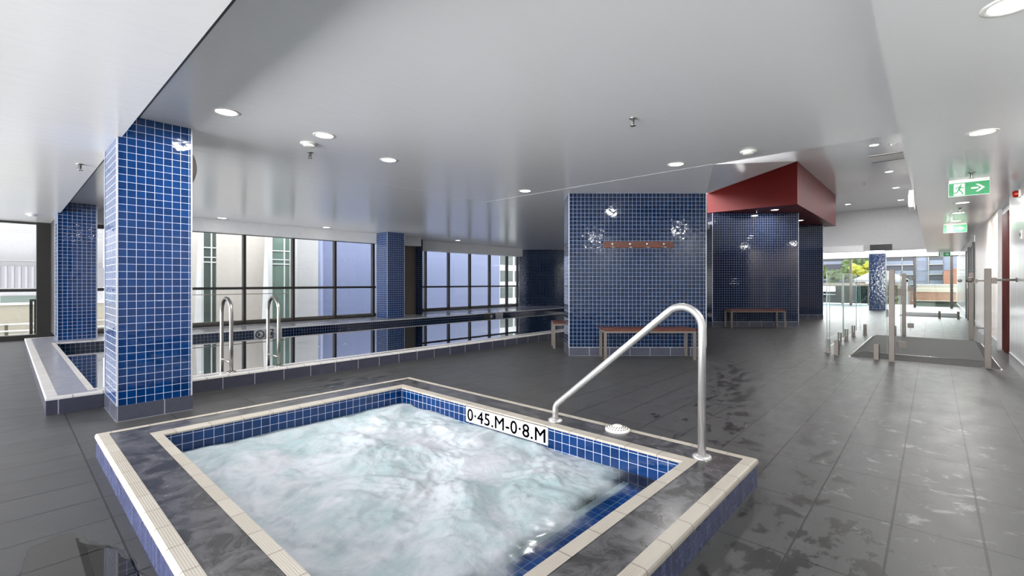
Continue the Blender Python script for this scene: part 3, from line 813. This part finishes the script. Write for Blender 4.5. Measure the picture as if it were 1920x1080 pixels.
# slot air grille
e = thing('air_grille', 'rectangular air grille with two black slots in the raised ceiling', 'vent', (13.8, .80, HZ))
m = MB(); m.box(-.40, -.30, -.012, .40, .30, 0); m.build('frame', M['offwhite'], e)
m = MB(); m.box(-.38, -.30, -.016, -.33, .30, -.012); m.build('slot', M['ink'], e)
m = MB(); m.box(.33, -.30, -.016, .38, .30, -.012); m.build('slot', M['ink'], e)
e = thing('emergency_light', 'white emergency light box under the corridor soffit edge', 'light', (8.7, .225, CZ))
m = MB(); m.box(-.22, -.03, -.24, .22, .03, 0); m.build('housing', M['offwhite'], e, bevel=.01)
m = MB(); m.box(-.2, .03, -.22, .2, .036, -.05); m.build('diffuser', M['sign_plate'], e)

# ================================================================== EXIT SIGNS
def limb(m, pts, wd, y):
    for a, b_ in zip(pts, pts[1:]):
        a, b_ = Vector((a[0], 0, a[1])), Vector((b_[0], 0, b_[1])); d = (b_-a).normalized(); nn = Vector((-d.z, 0, d.x))*wd/2; e_ = d*wd*.25
        m.face([a-nn-e_, b_-nn+e_, b_+nn+e_, a+nn-e_] and [tuple((q+Vector((0, y, 0)))) for q in (a-nn-e_, b_-nn+e_, b_+nn+e_, a+nn-e_)])
def exit_sign(label):
    e = thing('exit_sign', label, 'exit sign', (0, 0, 0), -PI/2, 'green exit signs')
    w_, h_ = .36, .165
    m = MB(); m.box(-w_/2-.004, .0, -.205, w_/2+.004, .035, -.036); m.build('diffuser', M['sign_white'], e, bevel=.003)
    m = MB(); m.box(-w_/2, -.002, -.200, w_/2, 0, -.04); m.build('green_panel', M['sign_green'], e)
    m = MB(); m.box(-w_/2, .0, -.036, w_/2, .05, 0); m.build('mount', M['offwhite'], e)
    m = MB(); m.box(-.135, -.0035, -.195, -.035, -.002, -.05); dp = m.build('door_pictogram', M['sign_white'], e)
    m = MB(); y = -.0045
    cx, cz = -.072, -.07
    m.face([(cx+.009*math.cos(a*PI/8), y, cz+.009*math.sin(a*PI/8)) for a in range(16)])
    limb(m, [(-.076, -.086), (-.090, -.128)], .022, y)
    limb(m, [(-.076, -.088), (-.105, -.094), (-.118, -.115)], .009, y)
    limb(m, [(-.074, -.088), (-.058, -.105), (-.040, -.100)], .009, y)
    limb(m, [(-.088, -.128), (-.066, -.148), (-.052, -.185)], .012, y)
    limb(m, [(-.092, -.130), (-.108, -.160), (-.150, -.166)], .012, y)
    m.build('running_figure', M['sign_green'], dp)
    m = MB(); y = -.0045
    m.face([(.02, y, -.128), (.085, y, -.128), (.085, y, -.108), (.02, y, -.108)])
    m.face([(.058, y, -.072), (.085, y, -.072), (.14, y, -.118), (.112, y, -.118)])
    m.face([(.112, y, -.118), (.14, y, -.118), (.085, y, -.164), (.058, y, -.164)])
    m.build('arrow', M['sign_white'], e)
    return e
x1_ = exit_sign('nearest and largest green exit sign hanging in the corridor'); x1_.location = (8.05, -.325, CZ)
dup(x1_, (13.9, -.35, CZ), -PI/2, 'middle green exit sign hanging in the corridor, behind the nearest one')
dup(x1_, (26.5, -.345, CZ), -PI/2, 'farthest small green exit sign by the terrace opening')

# ================================================================== GLASS FENCE
def spigot(parent, x, y):
    m = MB(); m.box(x-.03, y-.03, 0, x+.03, y-.008, .24); m.box(x-.03, y+.008, 0, x+.03, y+.03, .24); m.box(x-.03, y-.008, 0, x+.03, y+.008, .09)
    m.lathe([(0, .006), (.05, .006), (.05, 0)], (x, y, 0), n=20)
    m.build('spigot', M['steel_warm'], parent)
def panel(label, a, b_, spots, H_=1.38):
    a, b_ = Vector((*a, 0)), Vector((*b_, 0)); L = (b_-a).length; rot = math.atan2(b_.y-a.y, b_.x-a.x)
    e = thing('glass_fence_panel', label, 'fence panel', tuple(a), rot, 'frameless glass fence panels')
    m = MB(); m.box(0, -.006, .10, L, .006, H_); gp = m.build('pane', M['fence_glass'], e)
    m = MB(); m.box(-.001, -.0062, .10, .004, .0062, H_); m.box(L-.004, -.0062, .10, L+.001, .0062, H_); m.box(0, -.0062, H_-.003, L, .0062, H_+.001); m.build('polished_edge', M['glass_edge'], gp)
    for s_ in spots: spigot(e, s_, 0)
    return e
panel('glass fence panel in front, left of the nearer gate post', (9.20, 1.27), (9.08, .52), [.10, .63])
panel('glass fence side panel nearer the red bulkhead walls, first on the left', (9.27, 1.32), (11.15, 1.32), [.12, 1.45])
panel('glass fence side panel behind the first side panel', (11.25, 1.32), (13.1, 1.30), [.35, 1.38])
panel('glass fence panel across the back, left of the rear gate post', (13.2, 1.24), (13.2, .53), [.09, .61])
def post(label, u, v, H_=1.39, wd=.07):
    e = thing('gate_post', label, 'post', (u, v, 0), 0, 'steel gate posts')
    m = MB(); m.box(-wd/2, -wd/2, 0, wd/2, wd/2, H_); m.build('shaft', M['steel_warm'], e, bevel=.004)
    m = MB(); m.box(-.06, -.06, 0, .06, .06, .008); m.build('base_plate', M['steel_warm'], e)
    return e
pA = post('square steel gate post left of the front gate', 9.05, .465)
pB = post('square steel gate post right of the front gate, nearest the right wall', 9.25, -.562)
pC = post('square steel gate post left of the rear gate', 13.23, .474)
pD = post('square steel gate post right of the rear gate', 13.20, -.567)
for p_, zs_ in ((pB, (1.23,)), (pD, (1.23, .28))):
    for z_ in zs_:
        m = MB(); m.cyl((0, -.275, z_), .014, .24, 'y'); m.cyl((0, -.275, z_), .03, .012, 'y'); m.box(-.035, -.09, z_-.05, .035, -.035, z_+.03); m.build('wall_bracket', M['steel_warm'], p_)
def gate(label, u, v0, v1, rot=0):
    L = abs(v1-v0)
    e = thing('glass_gate', label, 'gate', (u, v0, 0), -PI/2+rot, 'glass gates')
    m = MB(); m.box(.0, -.005, .13, L, .005, 1.37); m.build('pane', M['fence_glass'], e)
    m = MB(); m.box(0, -.0052, 1.367, L, .0052, 1.371); m.box(-.001, -.0052, .13, .004, .0052, 1.37); m.build('polished_edge', M['glass_edge'], e)
    for z_ in (.26, 1.05):
        m = MB(); m.box(-.045, -.02, z_-.05, .06, .02, z_+.05); m.build('hinge', M['steel_warm'], e, bevel=.003)
    m = MB(); m.lathe([(0, -.09), (.03, -.085), (.036, -.05), (.03, -.01), (.018, 0)], (L-.07, 0, 1.23), 'y', 18); m.lathe([(0, .07), (.03, .065), (.034, .03), (.018, 0)], (L-.07, 0, 1.23), 'y', 18); m.build('latch', M['steel_warm'], e)
    return e
gate('clear glass gate between the two front posts', 9.09, .36, -.46, math.atan(.18/1.0))
gate('clear glass gate between the two rear posts', 13.21, .37, -.47)
# second fence line on the terrace
panel('distant glass fence panel on the terrace, left one', (20.9, 1.35), (20.9, .55), [.15, .6])
panel('distant glass fence panel on the terrace, right one', (20.9, -.05), (20.9, -.75), [.1, .55])

# ramp
def ramp(label, u0, u1, v0, v1, h_):
    e = thing('threshold_ramp', label, 'ramp', (0, 0, 0), 0, 'rubber threshold ramps')
    m = MB()
    B = [(u0, v0, 0), (u1, v0, 0), (u1, v1, 0), (u0, v1, 0)]; T = [(u0+.22, v0+.14, h_), (u1-.15, v0+.10, h_), (u1-.15, v1-.10, h_), (u0+.22, v1-.14, h_)]
    m.face(T); [m.face([B[i], B[(i+1) % 4], T[(i+1) % 4], T[i]]) for i in range(4)]
    m.build('mat', M['rubber'], e)
    m = MB()
    for a, b_ in ((B[0], B[1]), (B[3], B[2])): m.tube([Vector(a)+Vector((0, 0, .004)), Vector(b_)+Vector((0, 0, .004))], .011, 8)
    m.tube([T[0], T[3]], .005, 6)
    m.build('edge_strip', M['steel'], e); return e
ramp('grey rubber threshold ramp spanning the glass gate enclosure', 9.2, 12.75, -.69, 1.0, .07)
ramp('distant grey ramp mat at the terrace glazing', 21.4, 24.0, -.7, .9, .03)

# ================================================================== TERRACE GLAZING AND OUTSIDE
e = sempty('window_4', (29.2, 0, 0))
m = MB(); m.box(0, -1.0, 2.38, .1, 6.2, 2.44)
for v_ in (3.13, .655, -.62, 5.4): m.box(0, v_-.05, 0, .1, v_+.05, 2.42)
m.build('mullion', M['bronze'], e)
m = MB(); m.box(.04, -1.0, .0, .05, 6.2, 2.4); m.build('pane', M['fence_glass'], e)
g = MB(); g.face([(1, 14, -6), (140, 14, -6), (140, 60, -6), (1, 60, -6)]); g.face([(31, -40, -6), (140, -40, -6), (140, 14, -6), (31, 14, -6)]); struct('floor_outside', g, M['ext_ground'])
m = MB(); m.box(29.3, -1.2, -.3, 33, 8, -.02); struct('floor_terrace', m, M['ext_ground'])
# teal balustrade
e = thing('glass_balustrade', 'teal glass balustrade with grey rail at the terrace edge left of the distant column', 'balustrade', (31.0, 2.56, -.02))
for k in range(3):
    m = MB(); m.box(0, .03+k*1.15, .08, .012, 1.13+k*1.15, 1.0); m.build('pane', M['teal_glass'], e)
m = MB(); m.box(-.03, 0, 1.0, .04, 3.5, 1.05); m.build('rail', M['bronze'], e)
for k in range(4):
    m = MB(); m.box(-.02, k*1.15-.02, 0, .03, k*1.15+.03, 1.0); m.build('baluster', M['bronze'], e)

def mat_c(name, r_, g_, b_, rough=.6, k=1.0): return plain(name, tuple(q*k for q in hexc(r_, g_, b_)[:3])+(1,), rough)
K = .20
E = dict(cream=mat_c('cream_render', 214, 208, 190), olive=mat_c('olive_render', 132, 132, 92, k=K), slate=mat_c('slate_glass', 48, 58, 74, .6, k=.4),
         bluewhite=mat_c('blue_white_cladding', 168, 182, 212, k=K), farwhite=mat_c('white_slab_edges', 224, 226, 228, k=K), farcream=mat_c('cream_coping', 222, 214, 190, k=K), white=mat_c('white_cladding', 224, 226, 228), orange=mat_c('orange_brick', 206, 122, 72, k=K),
         navy=mat_c('navy_cladding', 44, 52, 80, k=K), tealglass=mat_c('green_tower_glass', 122, 146, 136, .1), tealglass2=mat_c('grey_green_tower_glass', 98, 110, 106, .1),
         beige=mat_c('beige_facade', 205, 198, 192), beige2=mat_c('pale_grey_facade', 200, 200, 202), lav=mat_c('lavender_facade', 136, 146, 182, .35),
         metal=mat_c('ribbed_metal', 120, 120, 126, .5), tent=mat_c('tent_canvas', 232, 228, 216, k=.4), deckwhite=mat_c('white_pipe', 214, 212, 206),
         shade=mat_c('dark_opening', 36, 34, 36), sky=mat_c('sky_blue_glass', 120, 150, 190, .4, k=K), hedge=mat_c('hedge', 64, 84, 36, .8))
# balustrade backdrop: garden kiosk and olive hall
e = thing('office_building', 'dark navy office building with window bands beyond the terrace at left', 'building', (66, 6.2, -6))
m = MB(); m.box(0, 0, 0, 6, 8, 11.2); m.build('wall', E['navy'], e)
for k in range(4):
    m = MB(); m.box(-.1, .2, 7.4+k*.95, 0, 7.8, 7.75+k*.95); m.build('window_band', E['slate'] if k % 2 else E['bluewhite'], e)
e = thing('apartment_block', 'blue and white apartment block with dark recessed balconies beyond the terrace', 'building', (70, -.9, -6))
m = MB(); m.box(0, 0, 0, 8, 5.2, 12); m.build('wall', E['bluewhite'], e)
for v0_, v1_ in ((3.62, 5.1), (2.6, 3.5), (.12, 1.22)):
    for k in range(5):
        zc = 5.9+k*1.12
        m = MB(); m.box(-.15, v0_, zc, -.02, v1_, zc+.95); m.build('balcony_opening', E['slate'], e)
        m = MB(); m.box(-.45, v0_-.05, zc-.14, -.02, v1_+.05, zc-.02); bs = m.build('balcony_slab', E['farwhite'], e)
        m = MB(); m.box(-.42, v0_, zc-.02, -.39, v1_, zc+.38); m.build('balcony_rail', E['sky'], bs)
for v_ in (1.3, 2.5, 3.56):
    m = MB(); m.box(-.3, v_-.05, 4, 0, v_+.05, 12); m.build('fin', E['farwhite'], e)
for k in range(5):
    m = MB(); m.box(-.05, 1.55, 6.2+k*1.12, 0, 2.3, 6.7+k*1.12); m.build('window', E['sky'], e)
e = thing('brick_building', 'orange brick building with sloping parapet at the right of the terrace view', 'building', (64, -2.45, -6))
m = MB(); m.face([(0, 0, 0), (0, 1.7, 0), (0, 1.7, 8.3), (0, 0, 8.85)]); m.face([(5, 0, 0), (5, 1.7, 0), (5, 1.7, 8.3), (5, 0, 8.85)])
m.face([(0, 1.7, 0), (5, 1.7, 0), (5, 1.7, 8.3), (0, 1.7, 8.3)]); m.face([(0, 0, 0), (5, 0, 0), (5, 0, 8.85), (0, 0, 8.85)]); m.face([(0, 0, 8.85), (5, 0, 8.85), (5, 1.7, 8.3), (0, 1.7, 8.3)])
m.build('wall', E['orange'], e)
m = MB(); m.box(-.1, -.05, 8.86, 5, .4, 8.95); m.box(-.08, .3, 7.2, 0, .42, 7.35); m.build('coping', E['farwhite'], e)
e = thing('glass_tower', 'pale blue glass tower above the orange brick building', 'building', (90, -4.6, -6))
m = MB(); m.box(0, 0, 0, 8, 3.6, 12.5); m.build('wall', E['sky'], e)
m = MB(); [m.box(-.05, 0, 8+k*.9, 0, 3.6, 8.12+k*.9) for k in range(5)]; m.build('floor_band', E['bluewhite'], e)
# parapet, timber kiosk and planter
e = thing('parapet_wall', 'cream roof parapet running behind the terrace planter', 'wall', (45, -2.2, -6))
m = MB(); m.box(0, 0, 0, .4, 3.1, 6.95); m.build('wall', E['farcream'], e)
m = MB(); m.box(-.08, -.05, 6.95, .48, 3.15, 7.06); m.build('coping', E['farwhite'], e)
e = thing('timber_kiosk', 'low timber fronted kiosk with cream roof behind the terrace planter', 'building', (38, -1.0, -.6))
m = MB(); m.box(0, 0, 0, 1.5, 2.1, 1.2); m.build('front', M['wood_ext'], e)
m = MB(); m.box(-.15, -.1, 1.2, 1.7, 2.25, 1.42); m.build('roof', E['farcream'], e)
m = MB(); [m.box(-.03, .15+k*.6, .0, 0, .2+k*.6, 1.2) for k in range(4)]; m.build('post', M['wood_ext'], e)
e = thing('planter', 'grey green trough planter with cream rim at the terrace end', 'planter', (31.2, -1.15, -.02))
m = MB(); m.prism([(.0, .12), (.5, .12), (.5, 1.85), (.0, 1.85)], 0, .22); m.build('trough', mat_c('grey_green_render', 136, 148, 138), e)
m = MB(); m.box(-.05, 0, .22, .55, 1.97, .28); m.build('rim', E['farcream'], e)
e = thing('marquee', 'white pyramid marquee behind the distant column', 'tent', (45, 1.4, -6))
ap = (1.6, 1.7, 8.35); B = [(0, 0, 7.4), (3.2, 0, 7.4), (3.2, 3.3, 7.4), (0, 3.3, 7.4)]
m = MB(); [m.face([B[i], B[(i+1) % 4], ap]) for i in range(4)]; m.build('roof', E['tent'], e)
m = MB(); [m.box(x, y, 0, x+.08, y+.08, 7.4) for x in (0, 3.1) for y in (0, 3.2)]; m.box(0, 0, 7.2, .02, 3.3, 7.4); m.build('frame', E['farwhite'], e)
e = thing('olive_hall', 'low olive green hall beyond the teal balustrade', 'building', (50, 2.2, -6))
m = MB(); m.box(0, 0, 0, 5, 6, 6.9); m.build('wall', E['olive'], e)
m = MB(); m.box(-.2, -.1, 6.9, 5, 6.1, 7.1); m.build('roof', E['farcream'], e)
m = MB(); [m.box(-.04, .5+k*1.1, 4.8, 0, 1.2+k*1.1, 6.4) for k in range(5)]; m.build('opening', E['shade'], e)
def foliage(name, label, c, r_, mat, seed, n=14, trunk=True):
    e = thing(name, label, 'tree' if trunk else 'hedge', c)
    rnd = random.Random(seed); me = bpy.data.meshes.new('crown'); b = bmesh.new()
    for i in range(n):
        q = Vector((rnd.uniform(-1, 1)*r_[0], rnd.uniform(-1, 1)*r_[1], rnd.uniform(-.6, .8)*r_[2]+r_[3]))
        k = bmesh.ops.create_icosphere(b, subdivisions=3, radius=rnd.uniform(.35, .6)*min(r_[:3]), matrix=Matrix.Translation(q))
        for v_ in k['verts']:
            v_.co += (v_.co-q)*noise.noise(v_.co*3.1+Vector((seed, 0, 0)))*.9
    b.to_mesh(me); b.free(); me.materials.append(mat)
    o = bpy.data.objects.new('crown', me); COL.objects.link(o); o.parent = e
    if trunk:
        m = MB(); m.tube([(0, 0, 0), (.05, .03, r_[3]*.5), (0, 0, r_[3])], .14, 8); m.build('trunk', M['wood_ext'], e)
    return e
M['leaf_y'] = grain('yellow_green_leaves', hexc(130, 126, 14), hexc(96, 108, 18), .6, (2, 2, 2))
M['leaf_g'] = grain('green_leaves', hexc(38, 58, 22), hexc(66, 84, 34), .6, (2, 2, 2))
foliage('tree', 'bright yellow green tree left of the distant column', (56, 5.1, -6), (.7, .75, .7, 8.25), M['leaf_y'], 3)
foliage('tree', 'dark green tree behind the yellow green one', (62, 5.6, -6), (1.0, 1.2, 1.1, 8.6), M['leaf_g'], 5)
foliage('hedge', 'mixed green hedge below the navy office building', (60, 8.0, -6), (.8, 2.3, .8, 8.1), M['leaf_g'], 8, 26, False)
foliage('shrub', 'small dark shrub on the terrace edge beside the gate post', (33, 1.75, -.3), (.2, .25, .22, .55), M['leaf_g'], 9, 10, False)

# outside the pool windows
e = thing('beige_tower', 'beige tower with green glass window strips outside the first window run', 'building', (0, 16.5, -6))
m = MB(); m.box(2.6, 0, 0, 4.1, 4, 16); m.box(4.45, 0, 0, 6.1, 4, 16); m.build('wall', E['beige'], e)
m = MB(); m.box(6.68, -.02, 0, 6.9, 4, 16); m.build('corner_wall', E['beige2'], e)
for (a, b_, mt, uu) in ((4.1, 4.45, E['tealglass2'], 4.32), (6.1, 6.68, E['tealglass'], 6.5)):
    m = MB(); m.box(a, .08, 0, b_, .12, 16); m.build('window_strip', mt, e)
    m = MB()
    for zz in (1.95-2.35*2, 1.95-2.35, 1.95, 1.95+2.35):
        for dz in (0, .32-.02, -.15, ): m.box(a, .03, zz+6+dz, b_, .09, zz+6+dz+.035)
    m.box(uu-.015, .02, 0, uu+.015, .1, 16)
    m.build('glazing_bar', E['white'], e)
for a, b_ in ((3.98, 4.1), (5.86, 6.08)):
    m = MB(); m.face([(a, -.02, 6.0), (a-.28, -.35, 3.8), (b_, -.02, 3.8), (b_, -.02, 10), (a+.04, -.02, 10)]); m.face([(a+.04, -.02, 10), (b_, -.02, 10), (b_, .02, 3.8), (a-.28, -.3, 3.8)])
    m.build('curtain', E['white'], e)
m = MB(); m.tube([(3.2, -.25, 6.82), (6.5, -.25, 6.82)], .012, 6); m.build('rail', M['bronze'], e)
e = thing('curved_building', 'pale grey building with rounded lavender corner outside the windows', 'building', (6.95, 17.0, -6))
m = MB(); m.box(0, 0, 0, .95, 4, 16); m.build('wall', E['beige2'], e)
m = MB(); m.box(1.3, .45, 0, 11.2, 6, 16)
for i in range(10):
    a, b_ = PI/2*i/10, PI/2*(i+1)/10
    p = lambda q: (.95+.35*math.sin(q)+.0, .45-.45*math.cos(q))
    (xa, ya), (xb, yb) = p(a), p(b_)
    m.face([(xa, ya, 0), (xb, yb, 0), (xb, yb, 16), (xa, ya, 16)], None, 0, True)
m.build('lavender_wall', E['lav'], e)
m = MB(); [m.box(0, -.003, 5.2+k*.62, .95, 0, 5.208+k*.62) for k in range(8)]; m.build('panel_joint', M['grey_wall'], e)
e = thing('white_building', 'white building with stacked windows outside the last window bay', 'building', (22.4, 22, -6))
m = MB(); m.box(0, 0, 0, 9, 4, 16); m.build('wall', E['white'], e)
for k in range(5):
    for a, b_ in ((.75, 1.2), (1.4, 2.0), (2.25, 2.7)):
        m = MB(); m.box(a-.2, -.03, 5.55+k*1.15-.6, b_-.2, 0, 6.3+k*1.15-.6); m.build('window', E['tealglass2'], e)
# outside the left window
e = thing('panel_building', 'white panel clad building outside the left window', 'building', (-16, 24, -6))
m = MB(); m.box(0, 0, 0, 18.6, 6, 16); m.build('wall', mat_c('pale_metal_panels', 158, 158, 162), e)
m = MB(); [m.box(0, -.02, 6.9+k*1.05, 18.6, 0, 6.92+k*1.05) for k in range(6)]; [m.box(.4+k*1.5, -.02, 7.8, .42+k*1.5, 0, 14) for k in range(12)]; m.build('panel_joint', M['grey_wall'], e)
m = MB(); m.box(0, -.6, 7.0, 18.6, -.05, 7.75); m.build('ribbed_band', E['metal'], e)
m = MB(); [m.box(k*.16, -.61, 7.0, k*.16+.06, -.6, 7.75) for k in range(115)]; m.build('rib', mat_c('pale_rib', 134, 134, 140), e)
m = MB(); [m.box(12.3+k*1.2, -.03, 5.9, 13.2+k*1.2, 0, 6.7) for k in range(5)]; m.build('window', E['tealglass2'], e)
e = thing('roof_parapet', 'cream rooftop parapet outside the left window', 'wall', (-14, 18.4, -.5))
m = MB(); m.box(0, 0, 0, 17.6, .3, 1.08); m.build('wall', mat_c('cream_parapet_render', 176, 170, 156), e)
m = MB(); m.box(0, -.05, 1.08, 17.6, .35, 1.13); m.build('coping', E['white'], e)
m = MB(); m.box(-16, 14.1, -.35, 6.5, 18.4, -.2); struct('floor_roof_deck', m, M['ext_ground'])
for k, (y, z_) in enumerate(((16.2, .02), (17.2, .12), (15.2, -.06))):
    e = thing('roof_pipe', ['white service pipe on the roof deck, middle of three', 'white service pipe farthest from the left window on the roof deck', 'white service pipe nearest the left window on the roof deck'][k], 'pipe', (-12, y, -.2), 0, 'service pipes on the roof deck')
    m = MB(); m.tube([(0, 0, z_+.2), (14.9+k*.3, 0, z_+.2)], .035, 8); m.build('pipe', E['deckwhite'], e)
    m = MB(); [m.box(1+j*1.0, -.05, 0, 1.06+j*1.0, .05, z_+.2) for j in range(14)]; m.build('bracket', M['bronze'], e)
e = thing('guard_post', 'black guard post outside the left window beside the thick frame', 'post', (.45, 14.35, -.2))
m = MB(); m.box(-.09, -.03, 0, -.04, .03, 1.0); m.box(-.02, -.03, 0, .05, .03, 1.0); m.box(-.09, -.03, 1.0, .5, .03, 1.03); m.build('upright', M['black'], e)
